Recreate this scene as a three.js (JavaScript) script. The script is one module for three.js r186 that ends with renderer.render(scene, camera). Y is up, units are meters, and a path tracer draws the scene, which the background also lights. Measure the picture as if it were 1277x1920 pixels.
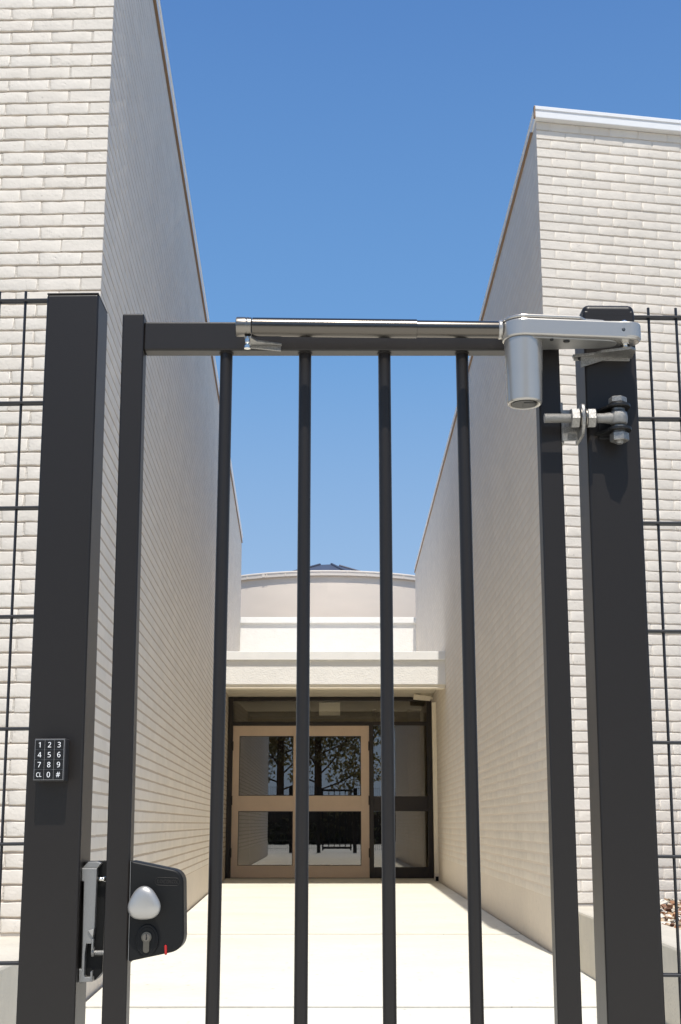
import * as THREE from 'three';
import { RoundedBoxGeometry } from 'three/addons/geometries/RoundedBoxGeometry.js';
import { TextGeometry } from 'three/addons/geometries/TextGeometry.js';
import { FontLoader } from 'three/addons/loaders/FontLoader.js';
import { mergeGeometries, mergeVertices } from 'three/addons/utils/BufferGeometryUtils.js';

// ------------------------------------------------------------------ camera, sky, sun, exposure
const scene = new THREE.Scene();
const camera = new THREE.PerspectiveCamera(42.794, 681 / 1024, 0.05, 400);
camera.position.set(0, 0.75, 0);
camera.rotation.set(THREE.MathUtils.degToRad(13.4294), 0, 0);
camera.updateMatrixWorld(); camera.updateProjectionMatrix();

const SUN = new THREE.Vector3(0.024, 0.895, 0.425).normalize();
const SKY_K = 0.81;
{
  const W = 512, H = 256, d = new Float32Array(W * H * 4), v = new THREE.Vector3();
  const stops = [[0, .52, .66, .84], [.19, .29, .475, .75], [.35, .142, .340, .68], [.57, .068, .212, .535], [1, .05, .16, .42]];
  for (let j = 0; j < H; j++) for (let i = 0; i < W; i++) {
    const ph = ((i + .5) / W - .5) * 2 * Math.PI, el = ((j + .5) / H - .5) * Math.PI;
    v.set(Math.cos(ph) * Math.cos(el), Math.sin(el), Math.sin(ph) * Math.cos(el));
    const t = Math.max(0, v.y), g = Math.acos(THREE.MathUtils.clamp(v.dot(SUN), -1, 1)), o = (j * W + i) * 4;
    let k = 0; while (k < stops.length - 2 && t > stops[k + 1][0]) k++;
    const a = stops[k], b = stops[k + 1], f = (t - a[0]) / (b[0] - a[0]);
    const glow = 1.2 * Math.exp(-g / 0.16) + 0.34 * Math.exp(-g / 0.6);
    for (let c = 0; c < 3; c++) d[o + c] = SKY_K * (a[c + 1] + (b[c + 1] - a[c + 1]) * f + glow * [1, .97, .9][c]);
    if (v.y < 0) for (let c = 0; c < 3; c++) d[o + c] = [.42, .40, .36][c];
    d[o + 3] = 1;
  }
  const t = new THREE.DataTexture(d, W, H, THREE.RGBAFormat, THREE.FloatType);
  t.mapping = THREE.EquirectangularReflectionMapping; t.magFilter = t.minFilter = THREE.LinearFilter; t.needsUpdate = true;
  scene.background = t; scene.environment = t;
}
const sun = new THREE.DirectionalLight(new THREE.Color().setRGB(1, .95, .865), 3.5);
sun.position.copy(SUN).multiplyScalar(60).add(new THREE.Vector3(0, 0, -10));
sun.target.position.set(0, 0, -10); sun.castShadow = true; sun.shadow.radius = 1;
Object.assign(sun.shadow.camera, { left: -30, right: 30, top: 30, bottom: -30, near: 1, far: 140 });
sun.shadow.mapSize.set(4096, 4096);
scene.add(sun, sun.target);
const renderer = new THREE.WebGLRenderer({ antialias: true });
renderer.setSize(681, 1024);
renderer.toneMapping = THREE.LinearToneMapping;
renderer.toneMappingExposure = 1.24;
renderer.shadowMap.enabled = true;

// ------------------------------------------------------------------ helpers
function rngOf(s) { return () => { s |= 0; s = s + 0x6D2B79F5 | 0; let t = Math.imul(s ^ s >>> 15, 1 | s); t = t + Math.imul(t ^ t >>> 7, 61 | t) ^ t; return ((t ^ t >>> 14) >>> 0) / 4294967296; }; }
const V = (x, y, z) => new THREE.Vector3(x, y, z);
const UP = V(0, 1, 0);
const used = {};
function numbered(n) { const k = used[n] = (used[n] ?? -1) + 1; return k ? n + '_' + String(k).padStart(3, '0') : n; }
function thing(name, label, category, pos = [0, 0, 0], group) {
  const g = new THREE.Group(); g.name = numbered(name); g.position.set(...pos); g.userData = { label, category };
  if (group) g.userData.group = group;
  scene.add(g); return g;
}
function part(name, geo, mat, parent, kind) {
  const list = [].concat(geo);
  const g = list.length > 1 ? join(list) : list[0];
  const m = new THREE.Mesh(g, mat); m.name = name; m.castShadow = m.receiveShadow = true;
  if (kind) m.userData.kind = kind;
  parent.add(m); return m;
}
function struct(name, geo, mat) { const m = part(numbered(name), geo, mat, scene, 'structure'); return m; }
function plain(g) { let q = g.index ? g.toNonIndexed() : g; for (const k of Object.keys(q.attributes)) if (!['position', 'normal', 'uv'].includes(k)) q.deleteAttribute(k); return q; }
function join(list) { return mergeGeometries(list.map(plain), false); }
function box(w, h, d, x, y, z, r = 0.003) {
  const g = r ? new RoundedBoxGeometry(w, h, d, 2, Math.min(r, w / 2.01, h / 2.01, d / 2.01)) : new THREE.BoxGeometry(w, h, d);
  g.translate(x, y, z); return metric(g);
}
function span(x0, x1, y0, y1, z0, z1, r) { return box(x1 - x0, y1 - y0, Math.abs(z1 - z0), (x0 + x1) / 2, (y0 + y1) / 2, (z0 + z1) / 2, r); }
// uv in metres from position and the dominant axis of the normal
function metric(g) {
  const p = g.attributes.position, n = g.attributes.normal, uv = new Float32Array(p.count * 2);
  for (let i = 0; i < p.count; i++) {
    const ax = Math.abs(n.getX(i)), ay = Math.abs(n.getY(i)), az = Math.abs(n.getZ(i));
    const x = p.getX(i), y = p.getY(i), z = p.getZ(i);
    if (ay > ax && ay > az) { uv[2 * i] = x; uv[2 * i + 1] = z; } else if (ax > az) { uv[2 * i] = z; uv[2 * i + 1] = y; } else { uv[2 * i] = x; uv[2 * i + 1] = y; }
  }
  g.setAttribute('uv', new THREE.BufferAttribute(uv, 2)); return g;
}
function cyl(r0, r1, h, seg, x, y, z, axis = 'y') {
  const g = new THREE.CylinderGeometry(r1, r0, h, seg);
  if (axis === 'x') g.rotateZ(-Math.PI / 2); if (axis === 'z') g.rotateX(Math.PI / 2);
  g.translate(x, y, z); return g;
}
function lathe(pts, seg, axis = 'y') {
  const g = new THREE.LatheGeometry(pts.map(([r, y]) => new THREE.Vector2(Math.max(r, 1e-5), y)), seg);
  if (axis === 'x') g.rotateZ(-Math.PI / 2); if (axis === 'z') g.rotateX(Math.PI / 2);
  return g;
}
function shape(pts) { const s = new THREE.Shape(); pts.forEach(([x, y], i) => i ? s.lineTo(x, y) : s.moveTo(x, y)); s.closePath(); return s; }
function roundedShape(pts, radii) {
  const s = new THREE.Shape(), n = pts.length, v = (i) => new THREE.Vector2(...pts[(i + n) % n]);
  for (let i = 0; i < n; i++) {
    const p = v(i), r = Array.isArray(radii) ? radii[i] : radii, a = v(i - 1).sub(p), b = v(i + 1).sub(p);
    const A = p.clone().add(a.setLength(Math.min(r, a.length() / 2))), B = p.clone().add(b.setLength(Math.min(r, b.length() / 2)));
    i ? s.lineTo(A.x, A.y) : s.moveTo(A.x, A.y); s.quadraticCurveTo(p.x, p.y, B.x, B.y);
  }
  s.closePath(); return s;
}
// extrudes a front outline backwards: the front face lies at zFront
function slab(s, depth, zFront, bevel = 0.001, seg = 2, curve = 10) {
  const g = new THREE.ExtrudeGeometry(s, { depth: depth - 2 * bevel, bevelEnabled: bevel > 0, bevelSize: bevel, bevelThickness: bevel, bevelOffset: -bevel, bevelSegments: seg, curveSegments: curve });
  g.translate(0, 0, zFront - depth + bevel); return g;
}
// outline in plan (x, z), standing from y0 to y1
function prism(pts, y0, y1, bevel = 0) {
  const g = new THREE.ExtrudeGeometry(shape(pts.map(([x, z]) => [x, -z])), { depth: y1 - y0 - 2 * bevel, bevelEnabled: bevel > 0, bevelSize: bevel, bevelThickness: bevel, bevelOffset: -bevel, bevelSegments: 2 });
  g.rotateX(-Math.PI / 2); g.translate(0, y0 + bevel, 0); return metric(g);
}
function tube(pts, r, seg = 8, n = 0) { return new THREE.TubeGeometry(new THREE.CatmullRomCurve3(pts.map((p) => V(...p))), n || Math.max(1, (pts.length - 1) * 4), r, seg, false); }

// ------------------------------------------------------------------ textures
function noiseField(N, seed, cells, oct = 4, gain = 0.55) {   // tileable value noise, 0..1
  const out = new Float32Array(N * N); let amp = 1, sum = 0;
  for (let o = 0; o < oct; o++) {
    const c = cells << o, r = rngOf(seed + o * 77), lat = Float32Array.from({ length: c * c }, r);
    for (let y = 0; y < N; y++) for (let x = 0; x < N; x++) {
      const fx = x / N * c, fy = y / N * c, ix = fx | 0, iy = fy | 0; let tx = fx - ix, ty = fy - iy; tx = tx * tx * (3 - 2 * tx); ty = ty * ty * (3 - 2 * ty);
      const a = lat[iy * c + ix], b = lat[iy * c + (ix + 1) % c], d = lat[((iy + 1) % c) * c + ix], e = lat[((iy + 1) % c) * c + (ix + 1) % c];
      out[y * N + x] += amp * (a + (b - a) * tx + (d - a) * ty + (a - b - d + e) * tx * ty);
    }
    sum += amp; amp *= gain;
  }
  for (let i = 0; i < out.length; i++) out[i] /= sum;
  return out;
}
function texture(N, f, repeat = 1, srgb = false) {
  const d = new Uint8Array(N * N * 4);
  for (let i = 0; i < N * N; i++) { const c = f(i, i % N, (i / N) | 0); for (let k = 0; k < 3; k++) d[i * 4 + k] = THREE.MathUtils.clamp((Array.isArray(c) ? c[k] : c) * 255, 0, 255); d[i * 4 + 3] = 255; }
  const t = new THREE.DataTexture(d, N, N); t.wrapS = t.wrapT = THREE.RepeatWrapping; t.magFilter = t.minFilter = THREE.LinearFilter; t.repeat.set(repeat, repeat);
  if (srgb) t.colorSpace = THREE.SRGBColorSpace; t.needsUpdate = true; return t;
}
const nA = noiseField(512, 11, 6, 5), nB = noiseField(512, 23, 24, 4), nC = noiseField(512, 37, 90, 2), nD = noiseField(512, 41, 3, 6, 0.62);
const rP = rngOf(5), pits = new Float32Array(512 * 512), drips = new Float32Array(512 * 512);
for (let k = 0; k < 70; k++) { const x = rP() * 512 | 0, y = rP() * 512 | 0, r = 1 + rP() * 2.2; for (let a = -4; a <= 4; a++) for (let b = -4; b <= 4; b++) { const q = Math.max(0, 1 - Math.hypot(a, b) / r); const i = ((y + b + 512) % 512) * 512 + (x + a + 512) % 512; pits[i] = Math.max(pits[i], q); } }
for (let k = 0; k < 60; k++) { const x = rP() * 512 | 0, y = rP() * 512 | 0, L = 6 + rP() * 26; for (let b = 0; b < L; b++) for (let a = -1; a <= 1; a++) { const i = ((y + b | 0) % 512) * 512 + (x + a + 512) % 512; drips[i] = Math.max(drips[i], (1 - b / L) * (a ? .5 : 1)); } }
// paint on brick: 1.3 m tile of tone, 0.9 m tile of relief
const paintTone = texture(512, (i) => { const k = 0.93 + 0.10 * (nA[i] - .5) + 0.10 * (nD[i] - .5) - 0.30 * pits[i] * .8 - 0.06 * drips[i]; return [k, k * .995, k * .985]; }, 1 / 1.3);
const paintBump = texture(512, (i) => .5 + .5 * (nB[i] - .5) + .25 * (nC[i] - .5) + .25 * (nA[i] - .5) - .5 * pits[i] + .25 * drips[i], 1 / 0.9);
const stuccoBump = texture(512, (i) => .5 + .6 * (nC[i] - .5) + .7 * (nB[i] - .5), 1 / 1.1);
const concreteTone = texture(512, (i) => { const k = 0.90 + 0.13 * (nD[i] - .5) + 0.07 * (nC[i] - .5) - .22 * pits[i]; return [k, k * .99, k * .97]; }, 1 / 2.6);
const pavingTone = texture(512, (i) => { const k = 0.97 + 0.30 * (nD[i] - .5) + 0.08 * (nC[i] - .5) - .55 * pits[i] - .18 * drips[i]; return [k, k * .985, k * .955]; }, 1 / 2.6);
const stainTone = texture(512, (i, x, y) => { const st = nD[((y >> 3) * 512 + x) % (512 * 512)]; const k = 0.86 + 0.22 * (st - .5) + 0.16 * (nA[i] - .5); return [k, k * .985, k * .955]; }, 1 / 0.8);
const concreteBump = texture(512, (i) => .5 + .5 * (nC[i] - .5) + .4 * (nB[i] - .5) - .4 * pits[i], 1 / 0.7);
const powderBump = texture(512, (i) => .5 + .9 * (nC[i] - .5), 1 / 0.16);
const brushRough = texture(512, (i, x, y) => { const s = nC[(y * 512 + (x >> 6)) % (512 * 512)]; return .36 + .4 * (s - .5); }, 1 / 0.2);
const castBump = texture(512, (i) => .5 + .5 * (nB[i] - .5) + .4 * (nC[i] - .5), 1 / 0.06);
const smutTone = texture(512, (i) => { const k = .72 + .55 * (nB[i] - .5) + .3 * (nC[i] - .5); return [k, k, k]; }, 1 / 0.05);
const barkTone = texture(512, (i, x, y) => { const s = nB[((y >> 2) * 512 + x) % (512 * 512)]; const k = .5 + .9 * (s - .5); return [k, k * .9, k * .8]; }, 1);

// ------------------------------------------------------------------ materials
const std = (o) => new THREE.MeshStandardMaterial(o);
const rgb = (r, g, b) => new THREE.Color().setRGB(r, g, b);
const M = {
  brick: std({ color: rgb(.775, .712, .63), map: paintTone, bumpMap: paintBump, bumpScale: 0.004, roughness: .62, vertexColors: true }),
  passageBrick: std({ color: rgb(.775, .712, .63), map: paintTone, bumpMap: paintBump, bumpScale: 0.0015, roughness: .62, vertexColors: true }),
  joint: std({ color: rgb(.53, .44, .35), map: paintTone, bumpMap: paintBump, bumpScale: 0.004, roughness: .9 }),  // brown paints in the shadow lines along the bed joints
  paintedJoint: std({ color: rgb(.76, .675, .58), map: paintTone, bumpMap: paintBump, bumpScale: 0.004, roughness: .85 }),
  mortar: std({ color: rgb(.765, .70, .615), map: paintTone, bumpMap: paintBump, bumpScale: 0.004, roughness: .8 }),
  plinth: std({ color: rgb(.79, .715, .625), map: concreteTone, bumpMap: concreteBump, bumpScale: 0.002, roughness: .75 }),
  ledge: std({ color: rgb(.70, .65, .56), map: stainTone, bumpMap: concreteBump, bumpScale: 0.004, roughness: .85 }),
  paving: std({ color: rgb(.80, .775, .69), map: pavingTone, bumpMap: concreteBump, bumpScale: 0.0015, roughness: .85 }),
  soil: std({ color: rgb(.10, .07, .045), roughness: 1 }),
  earth: std({ color: rgb(.34, .32, .27), map: concreteTone, roughness: 1 }),
  whiteMetal: std({ color: rgb(.82, .82, .82), roughness: .38, bumpMap: paintBump, bumpScale: .001 }),
  copingSeamAndShade: std({ color: rgb(.29, .19, .12), roughness: .7, map: paintTone }),
  stucco: std({ color: rgb(.90, .88, .84), map: paintTone, bumpMap: stuccoBump, bumpScale: 0.004, roughness: .85 }),
  trimWhite: std({ color: rgb(.92, .91, .88), map: paintTone, roughness: .6 }),
  soffit: std({ color: rgb(.92, .84, .69), map: paintTone, roughness: .8 }),
  rotunda: std({ color: rgb(.87, .77, .675), map: concreteTone, roughness: .9 }),
  rim: std({ color: rgb(.84, .76, .68), map: paintTone, roughness: .7 }),
  slate: std({ color: rgb(.075, .085, .12), roughness: .5, metalness: .2 }),
  bronze: std({ color: rgb(.028, .022, .02), roughness: .4, metalness: .3 }),
  tan: std({ color: rgb(.74, .57, .435), map: paintTone, roughness: .55 }),
  glass: new THREE.MeshPhysicalMaterial({ color: rgb(.50, .47, .44), transmission: 1, thickness: 0, roughness: 0, ior: 2.3 }),
  clearGlass: new THREE.MeshPhysicalMaterial({ color: rgb(.86, .85, .82), transmission: 1, thickness: 0, roughness: 0, ior: 2.0 }),
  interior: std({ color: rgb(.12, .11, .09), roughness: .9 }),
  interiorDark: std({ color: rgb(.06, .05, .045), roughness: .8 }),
  signBack: std({ color: rgb(.85, .84, .76), roughness: .6 }),
  black: new THREE.MeshPhysicalMaterial({ specularIntensity: .9, color: rgb(.0125, .0098, .0082), roughness: .40, bumpMap: powderBump, bumpScale: 0.00007 }),
  blackPlastic: new THREE.MeshPhysicalMaterial({ specularIntensity: .5, color: rgb(.008, .008, .008), roughness: .5, bumpMap: powderBump, bumpScale: 0.00006 }),
  blackGloss: std({ color: rgb(.006, .006, .006), roughness: .35 }),
  wire: std({ color: rgb(.02, .02, .023), roughness: .3 }),
  steel: std({ color: rgb(.24, .22, .195), metalness: 1, roughness: .3 }),
  brushed: std({ color: rgb(.13, .117, .102), metalness: 1, roughness: .22 }),
  silver: std({ color: rgb(.46, .435, .40), metalness: .62, roughness: .27 }),
  satin: std({ color: rgb(.44, .425, .40), metalness: .6, roughness: .36 }),
  chrome: std({ color: rgb(.7, .68, .64), metalness: 1, roughness: .2 }),
  cast: std({ color: rgb(.30, .295, .285), metalness: .7, roughness: .42, bumpMap: castBump, bumpScale: .0004 }),
  zinc: std({ color: rgb(.42, .405, .38), map: smutTone, metalness: .75, roughness: .42, bumpMap: castBump, bumpScale: .0005 }),
  dark: std({ color: rgb(.03, .03, .03), metalness: .6, roughness: .4 }),
  hole: std({ color: rgb(.008, .008, .008), roughness: .7 }),
  nickel: std({ color: rgb(.16, .15, .13), metalness: 1, roughness: .3 }),
  red: std({ color: rgb(.42, .012, .012), roughness: .2 }),
  grid: std({ color: rgb(.30, .30, .31), roughness: .5 }),
  keypadCase: std({ color: rgb(.035, .034, .035), roughness: .5 }),
  bark: std({ color: rgb(.22, .15, .10), map: barkTone, roughness: 1 }),
  leaf: new THREE.MeshPhysicalMaterial({ color: rgb(.30, .23, .085), roughness: .5, transmission: .6, thickness: 0, side: THREE.DoubleSide }),
  hedge: new THREE.MeshPhysicalMaterial({ color: rgb(.34, .28, .12), roughness: .6, transmission: .6, thickness: 0, side: THREE.DoubleSide }),
  chip: std({ color: rgb(1, 1, 1), roughness: .9 }),
};

// ------------------------------------------------------------------ ground
{
  const g = new THREE.PlaneGeometry(400, 400, 1, 1); g.rotateX(-Math.PI / 2); g.translate(0, -0.12, 0); metric(g);
  struct('ground', g, M.earth);
}
const LEFT_C = V(-1.101, 0, -5.604), RIGHT_C = V(1.267, 0, -7.66), END_Z = -23.3;
const leftSide = V(-0.0395, 0, -1).normalize(), leftFront = V(-Math.cos(.035), 0, -Math.sin(.035)).normalize();
const rightSide = V(0.0055, 0, -1).normalize(), rightFront = V(Math.cos(.18), 0, -Math.sin(.18)).normalize();
const leftX = (z) => LEFT_C.x - .0395 * (LEFT_C.z - z), rightX = (z) => RIGHT_C.x + .0055 * (RIGHT_C.z - z);
{
  // concrete paving between the buildings: separate slabs with open joints
  const pav = struct('pavement', prism([[-9, 12], [9, 12], [9, -3.4], [rightX(-8), -3.4], [rightX(-19.4), -19.4], [leftX(-19.4), -19.4], [leftX(-5.6), -3.4], [-9, -3.4]].map(([x, z]) => [x, z]), -0.10, -0.022), M.soil);
  const zs = [-19.32, -9.56, -5.81, -2.06, 1.7, 5.45, 9.2, 11.6], r = rngOf(90);
  for (let k = 0; k < zs.length - 1; k++) {
    const wide = zs[k] > -3, a = zs[k] + .004, b = zs[k + 1] - (k < 2 ? .045 : .012), pts = [], N = 36;
    const xl = (z) => wide ? -3 : leftX(Math.min(z, -5.6)) + (z > -5.6 ? .003 : .014), xr = (z) => wide ? 3 : rightX(Math.min(z, -7.6)) - .012;
    for (let i = 0; i <= N; i++) { const x = xl(a) + (xr(a) - xl(a)) * i / N; pts.push([x, a + (i % N ? (r() - .35) * .012 : 0)]); }
    for (let i = N; i >= 0; i--) { const x = xl(b) + (xr(b) - xl(b)) * i / N; pts.push([x, b - (i % N ? (r() - .35) * .006 : 0)]); }
    part('slab', prism(pts, -0.02, 0), M.paving, pav);
    if (wide) for (const s of [-1, 1]) part('slab', span(s * 6.01 - 2.99, s * 6.01 + 2.99, -0.02, 0, a, b, 0), M.paving, pav);
  }
}

// ------------------------------------------------------------------ brickwork
const PITCH = .0642, BASE = .315, BL = .2, JOINT = .0070;
function brickGeo(fr, x0, x1, y0, y1, depth, n, r, tone) {
  const pos = [], uv = [], idx = [], col = [], b = .0045, k = fr.rough, lift = (r() - .12) * .0028 * k, tilt = (r() - .5) * .0016 * k, j = () => (r() - .5) * .0030 * k;
  const add = (x, y, z) => { const q = fr.C.clone().addScaledVector(fr.dir, x).addScaledVector(fr.n, z); q.y = y; pos.push(q.x, q.y, q.z); uv.push(x + fr.u, y); col.push(...tone); return pos.length / 3 - 1; };
  const ring = (inset, z, jj) => {
    const a = [];
    for (let i = 0; i < n; i++) a.push([x0 + inset + (x1 - x0 - 2 * inset) * i / (n - 1), y0 + inset + tilt * i / n]);
    for (let i = n - 1; i >= 0; i--) a.push([x0 + inset + (x1 - x0 - 2 * inset) * i / (n - 1), y1 - inset + tilt * i / n]);
    return a.map(([x, y], i) => add(x + jj[i][0], y + jj[i][1], z + jj[i][2]));
  };
  const jit = Array.from({ length: 2 * n }, () => [j(), j() * 1.2, j() * .6]);
  const R0 = ring(b, lift, jit), R1 = ring(0, lift - b, jit), R2 = ring(0, -depth, jit), m = 2 * n;
  const quad = (a, c, d, e) => fr.flip ? idx.push(a, d, c, a, e, d) : idx.push(a, c, d, a, d, e);
  for (let i = 0; i < n - 1; i++) quad(R0[i], R0[i + 1], R0[m - 2 - i], R0[m - 1 - i]);
  for (let i = 0; i < m; i++) { const k = (i + 1) % m; quad(R1[i], R1[k], R0[k], R0[i]); quad(R2[i], R2[k], R1[k], R1[i]); }
  const g = new THREE.BufferGeometry();
  g.setAttribute('position', new THREE.Float32BufferAttribute(pos, 3)); g.setAttribute('uv', new THREE.Float32BufferAttribute(uv, 2)); g.setAttribute('color', new THREE.Float32BufferAttribute(col, 3));
  g.setIndex(idx); g.computeVertexNormals(); return g;
}
function cornerGeo(C, fdir, sdir, a, b, y0, y1, u, r, tone) {     // a brick that shows on both faces of a corner
  const g = new RoundedBoxGeometry(a, y1 - y0, b, 1, .0045); g.translate(a / 2, (y0 + y1) / 2, b / 2);
  const p = g.attributes.position;
  for (let i = 0; i < p.count; i++) { const h = (k) => { const s = Math.sin(p.getX(i) * 911 + p.getY(i) * 1733 + p.getZ(i) * 577 + k) * 4375.5; return (s - Math.floor(s) - .5) * .0022; }; p.setXYZ(i, p.getX(i) + h(1), p.getY(i) + h(2), p.getZ(i) + h(3)); }
  metric(g); const uv = g.attributes.uv; for (let i = 0; i < uv.count; i++) uv.setX(i, uv.getX(i) + u);
  const m = new THREE.Matrix4().makeBasis(fdir, UP, sdir).setPosition(C.x, 0, C.z); g.applyMatrix4(m);
  if (m.determinant() < 0) { const ix = g.index; if (ix) { for (let i = 0; i < ix.count; i += 3) { const t = ix.getX(i); ix.setX(i, ix.getX(i + 1)); ix.setX(i + 1, t); } } else { for (const k of ['position', 'normal', 'uv']) { const at = g.attributes[k], s = at.itemSize, A = at.array; for (let i = 0; i < at.count; i += 3) for (let c = 0; c < s; c++) { const t = A[(i) * s + c]; A[i * s + c] = A[(i + 1) * s + c]; A[(i + 1) * s + c] = t; } } } }
  const c = new Float32Array(p.count * 3); for (let i = 0; i < p.count; i++) c.set(tone, i * 3);
  g.setAttribute('color', new THREE.BufferAttribute(c, 3)); return g;
}
const pv = new THREE.Vector3();
function screenArea(fr, x0, x1, y0, y1) {                        // how large the brick shows, to choose which are built singly
  const q = [[x0, y0], [x1, y0], [x1, y1], [x0, y1]].map(([x, y]) => { pv.copy(fr.C).addScaledVector(fr.dir, x); pv.y = y; pv.applyMatrix4(camera.matrixWorldInverse); if (pv.z > -.1) return null; pv.applyMatrix4(camera.projectionMatrix); return [pv.x * 340, pv.y * 512]; });
  if (q.some((c) => !c)) return 0;
  const cx = (q[0][0] + q[2][0]) / 2, cy = (q[0][1] + q[2][1]) / 2; if (Math.abs(cx) > 350 || Math.abs(cy) > 518) return 0;
  return Math.abs((q[2][0] - q[0][0]) * (q[3][1] - q[1][1]) - (q[3][0] - q[1][0]) * (q[2][1] - q[0][1])) / 2;
}
function brickBuilding(B) {
  const r = rngOf(B.seed), list = [], strips = [];
  const mk = (dir, n, u, len, bed, head, rough, gap) => ({ C: B.C, dir, n, u, len, bed, head, rough, gap, flip: dir.clone().cross(UP).dot(n) < 0 });
  const nf = B.front.clone().cross(UP); if (nf.dot(V(0, 0, 1)) < 0) nf.negate();
  const ns = B.side.clone().cross(UP); if (ns.dot(V(-B.C.x, 0, 0)) < 0) ns.negate();
  const F = mk(B.front, nf, 0, B.frontLen, .0066, .0024, 1, JOINT), S = mk(B.side, ns, 31.3, B.sideLen, B.sideBed, B.sideHead, B.sideRough, .0022);
  const rows = Math.floor((B.top - BASE) / PITCH);
  for (let k = 0; k < rows; k++) {
    const wob = (r() - .5) * .0022, y0 = BASE + k * PITCH + wob, y1 = BASE + (k + 1) * PITCH - JOINT + (r() - .5) * .002, long = (k + B.parity) % 2 === 0;
    const a = long ? BL - JOINT : BL / 2 - JOINT, b = long ? BL / 2 - JOINT : BL - JOINT, t0 = 1 + (r() - .5) * .05;
    list.push({ m: M.brick, area: screenArea(F, 0, a, y0, y1) + screenArea(S, 0, b, y0, y1), make: (n, rr) => cornerGeo(B.C, B.front, B.side, a, b, y0, y1, k * .37, rr, [t0, t0, t0]) });
    for (const [fr, s] of [[F, a + F.gap], [S, b + S.gap]]) {
      let x = s + (r() - .5) * .004;
      while (x < fr.len - .02) {
        const x1 = Math.min(x + BL - fr.gap + (r() - .5) * .006, fr.len), t = 1 + (r() - .5) * .07, tw = (r() - .5) * .012, xa = x;
        list.push({ m: fr === S ? M.passageBrick : M.brick, area: screenArea(fr, xa, x1, y0, y1), make: (n, rr) => brickGeo(fr, xa, x1, y0 + (rr() - .5) * .002, y1 + (rr() - .5) * .002, fr.bed + .012, n, rr, [t + tw, t, t - tw]) });
        x = x1 + fr.gap * (1 + (r() - .5) * .3);
      }
      // paint that fills the head joints of the course
      const P = (x, y, z) => { const q = fr.C.clone().addScaledVector(fr.dir, x).addScaledVector(fr.n, z); return [q.x, y, q.z]; };
      const q = (A, Bq, C, D) => { const g = new THREE.BufferGeometry(); g.setAttribute('position', new THREE.Float32BufferAttribute([...A, ...Bq, ...C, ...A, ...C, ...D], 3)); g.setAttribute('uv', new THREE.Float32BufferAttribute([0, y0, fr.len, y0, fr.len, y1, 0, y0, fr.len, y1, 0, y1], 2)); if (fr.flip) { const p = g.attributes.position.array; for (let i = 0; i < 18; i += 9) for (let c = 0; c < 3; c++) { const t = p[i + 3 + c]; p[i + 3 + c] = p[i + 6 + c]; p[i + 6 + c] = t; } } g.computeVertexNormals(); return g; };
      const h = -fr.head, d = -fr.bed - .002, e = .02, ya = y0 + .003, yb = y1 - .003;
      strips.push(q(P(e, ya, h), P(fr.len, ya, h), P(fr.len, yb, h), P(e, yb, h)), q(P(e, ya, d), P(fr.len, ya, d), P(fr.len, ya, h), P(e, ya, h)), q(P(e, yb, h), P(fr.len, yb, h), P(fr.len, yb, d), P(e, yb, d)));
    }
  }
  const topY = BASE + rows * PITCH;
  const g = thing('brick_building', B.label, 'building');
  // the core behind the bricks, cut back to the depth of the joints
  const inner = B.C.clone().addScaledVector(F.n, -F.bed).addScaledVector(S.n, -S.bed);
  const fe = inner.clone().addScaledVector(B.front, B.frontLen), se = inner.clone().addScaledVector(B.side, B.sideLen), be = se.clone().addScaledVector(B.front, B.frontLen);
  const core = prism([inner, fe, be, se].map((p) => [p.x, p.z]), BASE - .002, topY);
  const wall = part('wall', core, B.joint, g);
  part('head_joint', strips, M.mortar, wall, 'stuff');
  const pl = [inner, fe, be, se].map((p) => [p.x, p.z]);
  part('plinth', prism(pl.map(([x, z], i) => [x, z]), -.05, BASE - .002), M.plinth, g);
  list.sort((p, q) => q.area - p.area);
  const rest = new Map(); let single = 0; const rr = rngOf(B.seed + 9);
  for (const it of list) {
    if (single < 300 && it.area > 12) { part('brick', it.make(6, rr), it.m, wall); single++; }
    else { let q = it.make(it.area > 30 ? 4 : 2, rr); if (q.index) q = q.toNonIndexed(); if (!rest.has(it.m)) rest.set(it.m, []); rest.get(it.m).push(q); }
  }
  for (const [m, gs] of rest) part('brickwork', mergeGeometries(gs, false), m, g, 'stuff');
  return { g, F, S, topY };
}
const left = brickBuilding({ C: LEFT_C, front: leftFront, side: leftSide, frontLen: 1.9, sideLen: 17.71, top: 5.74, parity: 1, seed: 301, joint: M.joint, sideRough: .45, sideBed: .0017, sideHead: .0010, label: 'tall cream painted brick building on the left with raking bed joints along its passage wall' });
const right = brickBuilding({ C: RIGHT_C, front: rightFront, side: rightSide, frontLen: 2.7, sideLen: 15.64, top: 5.20, parity: 0, seed: 707, joint: M.paintedJoint, sideRough: .25, sideBed: .0019, sideHead: .0009, label: 'lower cream painted brick building on the right with a white metal coping along its top' });
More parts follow.
